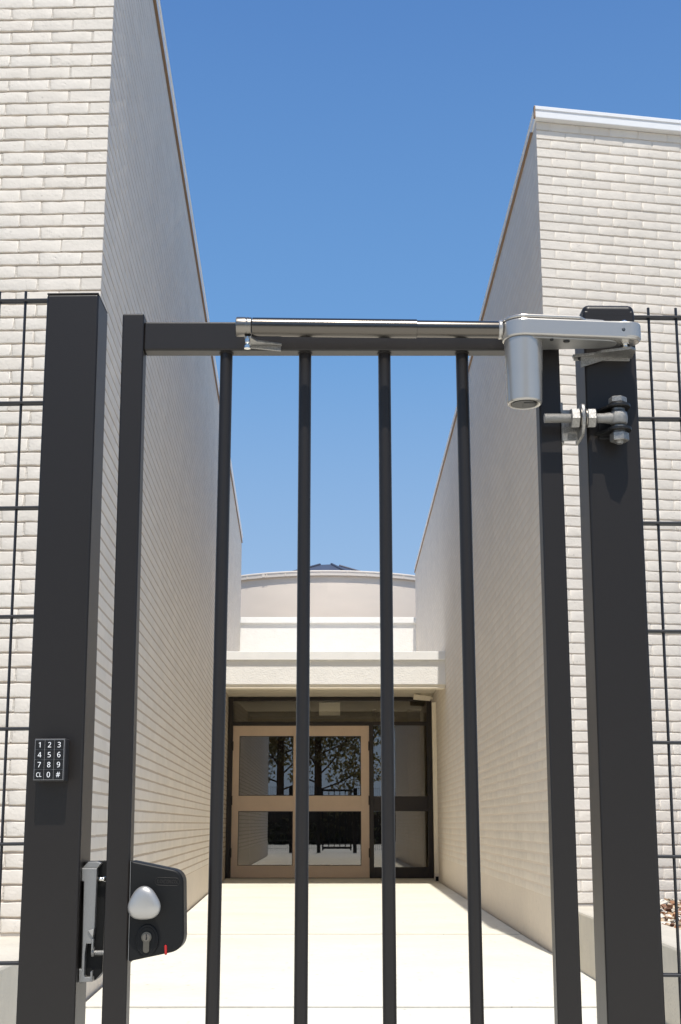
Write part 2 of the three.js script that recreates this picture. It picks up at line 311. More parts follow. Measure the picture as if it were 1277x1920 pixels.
function coping(bd, C, front, side, fl, sl, y0, h, over, overS) {
  const o = (d, w) => C.clone().addScaledVector(bd.F.n, d).addScaledVector(bd.S.n, w);
  const ring = (d, y, t) => {
    const a = o(d < 0 ? d : over + d, d < 0 ? d : overS + d), b = a.clone().addScaledVector(front, fl), c = a.clone().addScaledVector(side, sl + .03);
    const ai = o(-.3, -.3), bi = ai.clone().addScaledVector(front, fl), ci = ai.clone().addScaledVector(side, sl);
    return [a, b, bi, ai, ci, c].map((p) => [p.x, p.z]);
  };
  const fix = (pts) => { let s = 0; pts.forEach(([x, z], i) => { const [x2, z2] = pts[(i + 1) % pts.length]; s += (x2 - x) * (z2 + z); }); return s < 0 ? pts.slice().reverse() : pts; };
  part('coping', [prism(fix(ring(0, 0)), y0, y0 + h, .004), prism(fix(ring(.008, 0)), y0 + h - .02, y0 + h + .006, .003)], M.whiteMetal, bd.g);
  // brown sheet painting the warm shade on the coping underside along the passage
  const t = .004, a = o(-.02, overS - .004).addScaledVector(side, .12), b = a.clone().addScaledVector(side, sl - .14), a2 = a.clone().addScaledVector(bd.S.n, -overS), b2 = b.clone().addScaledVector(bd.S.n, -overS);
  part('underside_shade', prism(fix([a, b, b2, a2].map((p) => [p.x, p.z])), y0 - t - .004, y0 - .001), M.copingSeamAndShade, bd.g);
}
coping(left, LEFT_C, leftFront, leftSide, 1.9, 17.71, 5.74, .10, .05, .018);
coping(right, RIGHT_C, rightFront, rightSide, 2.7, 15.64, 5.188, .074, .05, .018);
{ // dark lapped seam at the corner of the right coping
  const c = RIGHT_C.clone().addScaledVector(right.F.n, .058).addScaledVector(right.S.n, .026);
  part('coping_seam', span(c.x - .002, c.x + .007, 5.186, 5.266, c.z - .03, c.z + .0012, .002), M.copingSeamAndShade, right.g);
}

// low concrete walls in front of the buildings
{
  const l = thing('low_wall', 'low stained concrete wall on the left behind the wire fence', 'wall');
  part('wall_block', prism([[-1.101, -3.2], [-1.101, -5.63], [-1.62, -5.63], [-1.62, -3.2]], -.05, .30, .012), M.ledge, l);
  const r = thing('planter_wall', 'low cream concrete planter wall on the right holding back bark mulch', 'wall');
  part('wall_block', prism([[1.259, -3.2], [1.50, -3.2], [1.50, -7.655], [1.259, -7.66]], -.05, .30, .012), M.ledge, r);
  const bed = struct('planter_soil', prism([[1.50, -3.2], [3.9, -3.2], [3.9, -7.95], [1.50, -7.66]], -.05, .25), M.soil);
  const n = 5200, rr = rngOf(64), chip = new THREE.BoxGeometry(.055, .006, .018), mesh = new THREE.InstancedMesh(chip, M.chip, n), m = new THREE.Matrix4(), q = new THREE.Quaternion(), e = new THREE.Euler();
  const cols = [[.30, .15, .08], [.20, .10, .06], [.50, .44, .34], [.52, .40, .27], [.66, .58, .46], [.44, .28, .16], [.70, .66, .58], [.10, .05, .03]];
  for (let i = 0; i < n; i++) {
    const x = 1.5 + rr() * 1.6, z = -5.2 - rr() * 2.55, s = .5 + rr() * 1.1;
    q.setFromEuler(e.set((rr() - .5) * 1.5, rr() * 6.3, (rr() - .5) * 1.3));
    const mound = .255 + .07 * Math.min(1, (x - 1.5) / .4) * (0.6 + .4 * Math.sin(x * 7 + z * 3)) + rr() * .02;
    mesh.setMatrixAt(i, m.compose(V(x, mound, z), q, V(s, s, s))); const c = cols[rr() * cols.length | 0], k = .7 + rr() * .6; mesh.setColorAt(i, rgb(c[0] * k, c[1] * k, c[2] * k));
  }
  mesh.name = 'bark_mulch'; mesh.castShadow = mesh.receiveShadow = true; mesh.userData = { label: 'reddish brown and pale bark mulch behind the planter wall', category: 'mulch', kind: 'stuff' }; scene.add(mesh);
}

// ------------------------------------------------------------------ entrance at the end of the passage
{
  const g = thing('entrance_building', 'white stepped entrance with canopy and glazed doors at the end of the passage', 'building');
  const can = new THREE.Group(); can.name = 'canopy'; g.add(can);
  const xl = leftX(-16.4) - .03, xr = rightX(-16.4) + .004;
  part('cap', span(xl, xr, 2.752, 2.86, -16.372, -16.75, .006), M.trimWhite, can);
  part('roof', span(leftX(-20) - .05, rightX(-20) + .05, 2.70, 2.752, -16.66, -23.2, 0), M.trimWhite, can);
  part('fascia', span(xl, xr, 2.451, 2.752, -16.412, -16.65, .004), M.stucco, can);
  part('drip_edge', [span(xl, xr - .004, 2.435, 2.451, -16.42, -16.62, .002), span(xl, xr - .01, 2.405, 2.433, -16.43, -16.60, .003)], M.soffit, can);
  part('soffit', span(leftX(-19.3) - .04, rightX(-19.3) + .03, 2.562, 2.66, -16.66, -19.36, 0), M.soffit, can);
  part('parapet', span(leftX(-23.3) - .05, rightX(-23.3) + .05, 2.70, 4.25, -23.25, -23.7, 0), M.stucco, g);
  part('parapet_cap', [span(leftX(-23.25) - .03, rightX(-23.2) + .004, 4.25, 4.356, -23.205, -23.72, .006)], M.trimWhite, g);
  // door frame
  const Z = -19.22, fd = .10, F = M.bronze, fr = (n, x0, x1, y0, y1, p = g, m = F, z0 = Z, d = fd) => part(n, span(x0, x1, y0, y1, z0, z0 - d, .004), m, p);
  const frame = part('door_frame', [span(-1.635, -1.565, 0, 2.556, Z, Z - fd, .004), span(1.257, 1.325, 0, 2.556, Z, Z - fd, .004), span(-1.565, 1.257, 2.502, 2.556, Z, Z - fd, .004), span(-1.565, 1.257, 2.147, 2.201, Z, Z - fd, .004), span(.417, .478, 0, 2.147, Z, Z - fd, .004)], F, g);
  part('transom_pane', span(-1.565, 1.257, 2.201, 2.502, Z - .045, Z - .046, 0), M.clearGlass, g);
  const leaf = (x0, x1, s0, s1, sag) => {
    const d = new THREE.Group(); d.name = 'door'; g.add(d);
    const z0 = Z - .015, z1 = Z - .06;
    part('door_rails', [span(x0, x0 + s0, .008, 2.143, z0, z1, .003), span(x1 - s1, x1, .008, 2.143, z0, z1, .003), span(x0 + s0, x1 - s1, 1.994, 2.143, z0, z1, .003), span(x0 + s0, x1 - s1, .929, 1.145, z0, z1, .003), span(x0 + s0, x1 - s1, .008, .175, z0, z1, .003)], M.tan, d);
    for (const [a, b] of [[1.145, 1.994], [.175, .929]]) {
      { const w = x1 - s1 - x0 - s0, p = part('pane', box(w, b - a, .001, 0, 0, 0, 0), M.glass, d); p.position.set(x0 + s0 + w / 2, (a + b) / 2, Z - .038); p.rotation.y = sag; }
      const X0 = x0 + s0, X1 = x1 - s1, t = .008; part('glazing_bead', [span(X0, X0 + t, a, b, z0 - .004, Z - .038, 0), span(X1 - t, X1, a, b, z0 - .004, Z - .038, 0), span(X0 + t, X1 - t, a, a + t, z0 - .004, Z - .038, 0), span(X0 + t, X1 - t, b - t, b, z0 - .004, Z - .038, 0)], M.bronze, d);
    }
    return d;
  };
  const d1 = leaf(-1.562, -.583, .095, .10, .025), d2 = leaf(-.577, .414, .10, .118, .003);
  for (const [d, x] of [[d1, -1.566], [d2, .416]]) for (const y of [.35, 1.08, 1.85]) part('hinge', cyl(.014, .014, .13, 10, x, y, Z + .004), M.bronze, d);
  part('door_stop', span(-.62, -.585, .015, .06, Z + .012, Z - .02, .004), M.bronze, d1);
  const sl = new THREE.Group(); sl.name = 'sidelight'; g.add(sl);
  part('rail', span(.478, 1.257, .929, 1.138, Z - .012, Z - .07, .003), F, sl); part('rail', span(.478, 1.257, .0, .153, Z - .012, Z - .07, .003), F, sl);
  part('pane', span(.478, 1.257, 1.138, 2.147, Z - .04, Z - .041, 0), M.glass, sl);
  part('pane', span(.478, 1.257, .153, .929, Z - .04, Z - .041, 0), M.glass, sl);
  // foyer behind the glass
  const fo = new THREE.Group(); fo.name = 'foyer'; g.add(fo);
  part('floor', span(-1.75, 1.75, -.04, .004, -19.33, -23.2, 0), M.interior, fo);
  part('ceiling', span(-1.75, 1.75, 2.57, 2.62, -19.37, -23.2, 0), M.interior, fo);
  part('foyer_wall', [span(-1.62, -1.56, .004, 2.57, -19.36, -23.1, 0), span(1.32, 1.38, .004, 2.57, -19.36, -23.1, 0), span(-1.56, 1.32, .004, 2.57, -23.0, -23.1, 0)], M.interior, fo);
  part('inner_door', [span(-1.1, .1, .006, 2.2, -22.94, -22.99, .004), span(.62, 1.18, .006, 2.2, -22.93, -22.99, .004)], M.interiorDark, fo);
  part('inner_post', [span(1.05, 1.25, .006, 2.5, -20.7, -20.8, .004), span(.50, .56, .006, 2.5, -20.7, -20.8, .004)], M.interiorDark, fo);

  const sg = thing('exit_sign', 'pale blank sign box hanging behind the glass above the doors', 'sign', [-.16, 2.395, -19.36]);
  part('sign_box', box(.31, .19, .05, 0, 0, 0, .008), M.signBack, sg);
  part('rod', [cyl(.006, .006, .08, 8, -.1, .134, -.01), cyl(.006, .006, .08, 8, .1, .134, -.01)], M.interiorDark, sg);

  const fl = thing('wall_light', 'small beige floodlight under the right end of the canopy', 'light', [1.165, 2.502, -18.75]);
  part('lamp_body', [box(.245, .068, .12, 0, 0, 0, .008).applyMatrix4(new THREE.Matrix4().makeRotationZ(-.08))], M.soffit, fl);
  part('bracket', [box(.03, .03, .05, -.09, .05, -.02, .004), box(.15, .025, .09, .05, .049, -.02, .01)], M.soffit, fl);
  part('knuckle', [cyl(.022, .022, .03, 14, .137, .0, 0, 'x')], M.soffit, fl);

  const dp = thing('downpipe', 'square beige downpipe beside the dark sidelight at the right wall', 'downpipe', [1.318, 0, -18.3]);
  part('pipe', span(-.046, .036, .10, 2.40, .0, -.09, .006), M.soffit, dp);
  part('outlet', [span(-.048, -.036, 0, .10, .004, -.09, .002), span(.028, .038, 0, .10, .004, -.09, .002), span(-.04, .03, .06, .10, .003, -.07, .002)], M.plinth, dp);
  part('hollow', span(-.034, .026, .0, .06, -.03, -.06, 0), M.hole, dp);
}
{
  const g = thing('rotunda', 'round pinkish drum rising behind the entrance parapet with a thin rim', 'rotunda', [-.25, 0, -27.75]);
  part('drum', new THREE.CylinderGeometry(3, 3, 5.39, 96, 1).translate(0, 2.695, 0), M.rotunda, g);
  part('rim', lathe([[2.7, 5.40], [3.0, 5.392], [3.06, 5.392], [3.065, 5.40], [3.065, 5.46], [3.075, 5.466], [3.075, 5.492], [3.06, 5.496], [2.0, 5.56], [0, 5.6]], 96), M.rim, g);
  const br = (a, w) => { const q = box(w, .05, .02, 0, 5.43, 3.07, .003); q.rotateY(a); part('bracket', q, M.rim, g); };
  for (const [px, w] of [[461, .012], [534, .012], [649, .014], [684, .014], [754, .012], [600, .012]]) br(Math.asin((px - 612) / 163 * 1.7 / 3.07), w);
  br(Math.asin(-.405), .05); br(Math.asin(-.385 + .0), .014);
  const l = thing('roof_lantern', 'dark slate pyramid lantern peeking over the rotunda rim', 'lantern', [-.28, 0, -28.9]);
  part('lantern_roof', new THREE.CylinderGeometry(.26, 2.1, .62, 6, 1).rotateY(.3).translate(0, 6.08, 0), M.slate, l);
  part('ridge', Array.from({ length: 6 }, (_, i) => { const a = i * Math.PI / 3 + .3; return tube([[.26 * Math.sin(a), 6.40, .26 * Math.cos(a)], [2.11 * Math.sin(a), 5.78, 2.11 * Math.cos(a)]], .025, 6); }), M.slate, l);
  part('kerb', new THREE.CylinderGeometry(2.12, 2.12, .35, 6, 1).rotateY(.3).translate(0, 5.62, 0), M.slate, l);
}

// ------------------------------------------------------------------ fence posts, gate and wire panels
function leaning(t, lean) { t.rotation.z = lean; return t; }
{
  const l = leaning(thing('gate_post', 'thick square black post on the left carrying the keypad', 'post', [-.4842, 0, -2.35], 'black gate posts'), .0118);
  part('post_tube', span(-.049, .049, 0, 1.7215, .05, -.05, .005), M.black, l);
  part('cap', span(-.0485, .0485, 1.7215, 1.7245, .0495, -.0495, .001), M.black, l);
  const r = leaning(thing('gate_post', 'thick square black post on the right carrying the hinge and closer', 'post', [.4862, 0, -2.35], 'black gate posts'), -.0105);
  part('post_tube', span(-.0485, .0485, 0, 1.69, .05, -.05, .006), M.black, r);
  part('cap', span(-.0488, .0488, 1.668, 1.702, .0503, -.0503, .012), M.black, r);
}
function meshPanel(label, x0, dx, count, ys, lean, len) {
  const g = leaning(thing('fence_panel', label, 'fence', [x0, 0, -2.345], 'black wire fence panels beside the gate'), lean);
  const s = Math.sign(dx);
  for (let k = 0; k < count; k++) part('vertical_wire', cyl(.0027, .0027, ys[0] + .02 - .05, 8, k * dx, (ys[0] + .02 + .05) / 2, 0), M.wire, g);
  for (const y of ys) for (const z of [-.0055, .0055]) part('horizontal_wire', cyl(.003, .003, len + .075, 8, s * (len / 2 - .0375), y, z, 'x'), M.wire, g);
  return g;
}
meshPanel('black wire fence panel left of the keypad post', -.5785, -.05, 22, [1.726, 1.52, 1.317, 1.115, .914, .716, .519, .32, .12], .0150, 1.1);
meshPanel('black wire fence panel right of the hinge post', .5715, .0525, 21, [1.692, 1.489, 1.288, 1.088, .89, .695, .50, .30, .10], -.0105, 1.1);

{
  const g = thing('gate', 'narrow black steel gate with four round bars', 'gate', [0, 0, -2.32]);
  const st = (x, lean, top) => { const m = part('stile', span(-.0205, .0205, 0.06, top, .02, -.02, .004), M.black, g); m.position.x = x; m.rotation.z = lean; return m; };
  st(-.3713, .0105, 1.683); st(.3778, -.0060, 1.676);
  part('top_rail', span(-.3685, .3665, 1.611, 1.668, .016, -.018, .004), M.black, g);
  part('bottom_rail', span(-.352, .357, .10, .16, .016, -.018, .004), M.black, g);
  for (const x of [-.2145, -.0665, .0825, .2285]) { part('bar', cyl(.0117, .0117, 1.46, 24, x, .885, -.003), M.black, g); for (const y of [1.6105, .1605]) { const w = new THREE.TorusGeometry(.0122, .0016, 6, 22); w.rotateX(Math.PI / 2); w.scale(1, .8, 1); part('weld', w.translate(x, y, -.003), M.black, g); } }
}

// keypad on the left post
{
  const g = leaning(thing('keypad', 'small black numeric keypad on the left post', 'keypad', [-.4968, .8568, -2.30]), .008);
  part('case', box(.0535, .0715, .034, 0, 0, .017, .002), M.keypadCase, g);
  const cv = document.createElement('canvas'); cv.width = 384; cv.height = 512; const c = cv.getContext('2d');
  c.fillStyle = '#050505'; c.fillRect(0, 0, 384, 512); c.fillStyle = '#f4f4f4'; c.textAlign = 'center'; c.textBaseline = 'middle';
  const keys = ['1', '2', '3', '4', '5', '6', '7', '8', '9', 'CL', '0', '#'];
  keys.forEach((k, i) => { const x = (i % 3) * 128 + 64, y = (i / 3 | 0) * 128 + 66; c.font = (k.length > 1 ? '82px' : '98px') + ' sans-serif'; if (k === 'CL') { c.save(); c.translate(x, y); c.scale(.88, 1); c.fillText(k, 0, 0); c.restore(); } else c.fillText(k, x, y); });
  const t = new THREE.CanvasTexture(cv); t.colorSpace = THREE.SRGBColorSpace;
  const km = std({ map: t, roughness: .45 });
  const kw = .0156, kh = .0159, pw = .0164, ph = .0167;
  keys.forEach((k, i) => {
    const cx = i % 3, cy = i / 3 | 0, b = new THREE.BoxGeometry(kw, kh, .003), uv = b.attributes.uv, n = b.attributes.normal;
    for (let j = 0; j < uv.count; j++) { const front = n.getZ(j) > .5; uv.setXY(j, (cx + (front ? uv.getX(j) : .02)) / 3, 1 - (cy + (front ? 1 - uv.getY(j) : .02)) / 4); }
    b.translate((cx - 1) * pw, (1.5 - cy) * ph, .0345); part('key', b, km, g);
  });
  part('key_grid', box(.0498, .0675, .002, 0, 0, .0338, 0), M.grid, g);
}

// keep on the left post's inner face
{
  const g = thing('lock_keep', 'cast metal lock keep in the gap between the left post and the gate', 'lock', [0, 0, 0]);
  part('backing', [slab(shape([[-.4428, .6868], [-.404, .688], [-.4045, .505], [-.4165, .492], [-.4405, .492], [-.443, .512]]), .045, -2.338, .001)], M.blackPlastic, g);
  const s = shape([[-.4430, .6764], [-.4171, .6764], [-.4172, .58], [-.4190, .5625], [-.4192, .5531], [-.4301, .5531], [-.4318, .5357], [-.4313, .502], [-.4295, .4995], [-.4170, .4998], [-.4165, .4924], [-.4398, .4906], [-.4405, .5125], [-.4364, .5125], [-.4366, .5543], [-.4386, .6545], [-.4425, .6552]]);
  part('keep_bar', slab(s, .018, -2.318, .0012), M.cast, g);
  const top = slab(shape([[-.4430, .6764], [-.4171, .6764], [-.4110, .6845], [-.4180, .6872], [-.4335, .6868]]), .02, -2.322, .001); part('keep_top', top, M.cast, g);
  part('wedge', slab(shape([[-.4275, .5745], [-.4172, .578], [-.4185, .5635]]), .006, -2.314, .001), M.satin, g);
  part('lip', [slab(shape([[-.4202, .561], [-.4172, .561], [-.4176, .5435], [-.4206, .5435]]), .01, -2.314, .0008), slab(shape([[-.4202, .508], [-.4170, .511], [-.4172, .4955], [-.4198, .493]]), .01, -2.314, .0008)], M.cast, g);
  part('adjusting_screw', lathe([[0, 0], [.004, 0], [.004, .006], [.0032, .007], [.0042, .008], [.0042, .014], [0, .014]], 14, 'x').translate(-.4165, .658, -2.328), M.chrome, g);
}
// lock box on the gate
{
  const g = thing('gate_lock', 'black lock box with silver thumb turn on the gate stile', 'lock', [0, 0, 0]);
  const s = roundedShape([[-.3545, .690], [-.2650, .6722], [-.2605, .5462], [-.3525, .5275]], [.003, .020, .024, .003]);
  part('lock_case', slab(s, .052, -2.285, .0045, 4, 14), M.blackPlastic, g);
  part('side_seam', slab(shape([[-.3556, .689], [-.3546, .689], [-.3526, .529], [-.3536, .529]]), .03, -2.288, .0003), M.cast, g);
  // thumb turn: a rounded triangle that domes forward
  const U = 72, W = 16, pos = [], idx = [];
  for (let j = 0; j <= W; j++) for (let i = 0; i <= U; i++) {
    const a = i / U * 2 * Math.PI, f = j / W, ph = f * Math.PI * .62, rr = (.0272 + .0022 * Math.cos(3 * (a - 1.62))) * Math.pow(Math.sin(Math.min(ph, Math.PI / 2)), .72) * (ph > Math.PI / 2 ? 1 - .18 * Math.pow((ph - Math.PI / 2) / (Math.PI * .12), 2) : 1);
    pos.push(rr * Math.cos(a), rr * Math.sin(a) * .99, .0215 + .0105 * (ph < Math.PI / 2 ? Math.cos(ph) : Math.cos(ph) * 1.4));
  }
  for (let j = 0; j < W; j++) for (let i = 0; i < U; i++) { const a = j * (U + 1) + i, b = a + U + 1; idx.push(a, b, b + 1, a, b + 1, a + 1); }
  let k = new THREE.BufferGeometry(); k.setAttribute('position', new THREE.Float32BufferAttribute(pos, 3)); k.setAttribute('uv', new THREE.Float32BufferAttribute(pos.flatMap((_, i) => i % 3 ? [] : [pos[i], pos[i + 1]]), 2)); k.setIndex(idx); k.computeVertexNormals();
  k.rotateY(-.10); k.translate(-.3242, .6205, -2.285);
  const kn = part('thumb_turn', k, M.satin, g); part('neck', cyl(.012, .012, .02, 20, -.3235, .6215, -2.276, 'z'), M.cast, g);
  const el = (rx, ry) => { const q = new THREE.Shape(); q.absellipse(0, 0, rx, ry, 0, Math.PI * 2); return q; };
  const es = part('escutcheon', [slab(el(.0188, .0250), .004, .0028, .0012, 3, 32), slab(el(.0150, .0205), .002, .0036, .0006, 2, 32)], M.blackPlastic, g); es.position.set(-.3224, .5622, -2.285);
  const eu = new THREE.Shape(); { const R = .0086, w = .0051, a0 = Math.asin(w / R); eu.moveTo(-w, -.020); eu.lineTo(-w, -R * Math.cos(a0)); eu.absarc(0, 0, R, -Math.PI / 2 - a0, -Math.PI / 2 + a0, true); eu.lineTo(w, -.020); eu.absarc(0, -.020, w, 0, -Math.PI, true); }
  const cy = part('key_cylinder', slab(eu, .003, .0062, .0005, 2, 16), M.nickel, g); cy.position.set(-.3230, .5668, -2.285);
  part('plug', slab(el(.0062, .0062), .002, .0074, .0005, 2, 18), M.steel, cy);
  part('keyway', slab(shape([[-.0011, .0052], [.0011, .0052], [.0006, .001], [.0016, -.001], [.0008, -.0045], [-.0012, -.0045], [-.0004, 0]]), .001, .0079, .0001), M.hole, cy);
  part('indicator', new THREE.CapsuleGeometry(.0023, .0115, 5, 12).rotateZ(.06).translate(-.2908, .5462, -2.2836), M.red, g);
  const font = await new FontLoader().loadAsync('fonts/droid/droid_sans_bold.typeface.json');
  const tg = new TextGeometry('LOCINOX', { font, size: .0062, depth: .0006, curveSegments: 4, bevelEnabled: false }); tg.computeBoundingBox(); tg.translate(-tg.boundingBox.max.x / 2, -.0031, 0); tg.scale(36 / 36 * .92, 1, 1);
  const lg = part('raised_lettering', tg, M.black, g); lg.position.set(-.2915, .6556, -2.2852); lg.rotation.z = -.03;
  const pl = []; const hw = .0205, hh = .0062; for (let i = 0; i < 40; i++) { const a = i / 40 * 2 * Math.PI, cx = Math.cos(a) > 0 ? hw - hh : -(hw - hh); pl.push(V(cx + hh * Math.cos(a), hh * Math.sin(a), .0002)); }
  const ob = part('raised_border', new THREE.TubeGeometry(new THREE.CatmullRomCurve3(pl, true), 80, .0005, 5, true), M.black, g); ob.position.copy(lg.position); ob.rotation.z = -.03;
  // hook bolt reaching into the keep
  part('latch_bolt', [cyl(.0042, .0042, .02, 14, -.4075, .5375, -2.330, 'x'), cyl(.0088, .0078, .004, 18, -.4192, .5395, -2.328, 'x')], M.cast, g);
}

// closer along the top rail
{
  const X0 = .3340, Y0 = 1.6262;
  const g = thing('gate_closer', 'silver hydraulic gate closer with long steel tube above the top rail', 'gate closer', [X0, Y0, -2.25]);
  g.rotation.z = -.012;
  // telescopic tube: stepped and grooved
  part('outer_tube', lathe([[.0168, 0], [.0175, .0008], [.0175, .3005], [.0168, .3012], [.012, .3012]], 40, 'x').translate(-.4955 - .0 , 0.0035, 0), M.brushed, g);
  const cap = lathe([[0, 0], [.0165, 0], [.0182, .0014], [.0182, .0170], [.0174, .0178], [.0174, .0196], [.0181, .0202], [.0181, .0226], [.0174, .0232], [.0174, .0262], [.0178, .0266], [.0176, .0278]], 40, 'x').translate(-.5253, .0035, 0);
  part('end_cap', cap, M.steel, g);
  part('inner_tube', lathe([[.0158, 0], [.0158, .165], [.010, .165]], 40, 'x').translate(-.2045, .0035, 0), M.brushed, g);
  part('tube_collar', lathe([[.0150, 0], [.0178, .001], [.0178, .007], [.0150, .008]], 32, 'x').translate(-.0455, .0035, 0), M.silver, g);
  // head: hull of two circles in plan
  const hull = (r1, x2, r2, x1 = 0) => { const pts = [], D = x2 - x1, a = Math.acos((r1 - r2) / D); for (let i = 0; i <= 24; i++) { const t = a + (2 * Math.PI - 2 * a) * i / 24; pts.push([x1 + r1 * Math.cos(t), r1 * Math.sin(t)]); } for (let i = 0; i <= 20; i++) { const t = -a + 2 * a * i / 20; pts.push([x2 + r2 * Math.cos(t), r2 * Math.sin(t)]); } return pts.reverse(); };
  const pr = (pts, y0, y1, b) => prism(pts, y0, y1, b);
  part('head', [pr(hull(.0385, .188, .0245), -.0195, .0135, .0035)], M.silver, g);
  const lid = (() => { const r1 = .0385, r2 = .0245, D = .188, a = Math.acos((r1 - r2) / D), at = (x) => (r1 - x * Math.cos(a)) / Math.sin(a), pts = []; for (let i = 0; i <= 24; i++) { const t = a + (2 * Math.PI - 2 * a) * i / 24; pts.push([r1 * Math.cos(t), r1 * Math.sin(t)]); } pts.push([.100, -at(.100)], [.112, -at(.112) + .012], [.145, -.013], [.158, 0], [.145, .013], [.112, at(.112) - .012], [.100, at(.100)]); return pts.reverse(); })();
  part('head_lid', pr(lid, .0142, .0205, .0022), M.silver, g);
  part('nose', [pr(hull(.026, .190, .0250, .13), -.0165, .0140, .003)], M.silver, g);
  part('underplate', pr(hull(.034, .150, .020), -.0235, -.0190, .002), M.cast, g);
  part('damper_case', lathe([[0, -.1385], [.022, -.1385], [.0235, -.1340], [.0235, -.1375], [.0285, -.1400], [.0308, -.1385], [.0318, -.1350], [.0330, -.0800], [.0336, -.0790], [.0352, -.0205]], 56), M.silver, g);
  part('end_plug', [cyl(.0225, .0225, .006, 32, 0, -.1365, 0), span(-.003, .02, -.1405, -.137, -.012, .012, .001)], M.dark, g);
  const screw = (x, y, z, ax, r = .0045) => { const q = lathe([[0, 0], [r, 0], [r, .0016], [r * .75, .003], [0, .0032]], 18); if (ax === 'z') q.rotateX(Math.PI / 2); if (ax === 'd') q.rotateX(Math.PI); q.translate(x, y, z); return q; };
  part('set_screw', [screw(.1785, -.003, .0225, 'z', .0042)], M.dark, g);
  part('hex_socket', cyl(.0022, .0022, .001, 6, .1785, -.003, .0258, 'z'), M.steel, g);
  part('pivot_bolt', [lathe([[0, .009], [.0045, .008], [.0082, .004], [.0082, 0], [0, 0]], 20).translate(.1855, .0150, .002), cyl(.0088, .0088, .0075, 20, .1855, -.0205, .002), cyl(.0050, .0050, .004, 6, .1855, -.0260, .002)], M.chrome, g);
  part('case_screw', [screw(.048, -.0232, .026, 'd', .0035), screw(.076, -.0232, .018, 'd', .006), screw(.122, -.0195, .018, 'd', .0028)], M.dark, g);
  // bracket from the right post
  const bk = slab(shape([[.098, .050], [.208, .050], [.206, .004], [.196, -.004], [.146, .016], [.136, .028], [.098, .040]]), .005, 0, .0006);
  bk.rotateX(-Math.PI / 2); bk.translate(0, -.0272, -.0); part('post_bracket', [bk, span(.100, .204, -.037, -.0275, -.050, -.0455, .0008), slab(shape([[.112, -.026], [.190, -.026], [.112, -.052]]), .004, -.041, .0006)], M.zinc, g);
  part('bracket_screw', [screw(.112, -.0335, -.0455, 'z', .0050)], M.dark, g);
  // foot that ties the tube to the top rail
  part('rail_bracket', [slab(shape([[-.500, -.0205], [-.4440, -.0205], [-.4440, -.0300], [-.500, -.0245]]), .0045, -.032, .0006), prism([[-.509, .007], [-.497, .007], [-.486, -.012], [-.443, -.028], [-.443, -.034], [-.509, -.034]].reverse(), -.0205, -.0165, .0008)], M.zinc, g);
  part('ball_stud', [cyl(.0055, .0055, .008, 6, -.5035, -.0210, .002), new THREE.SphereGeometry(.0052, 16, 12).translate(-.5035, -.0265, .002), cyl(.0035, .0035, .008, 12, -.5035, -.031, .002), cyl(.0066, .0066, .005, 6, -.5035, -.0365, .002)], M.chrome, g);
}

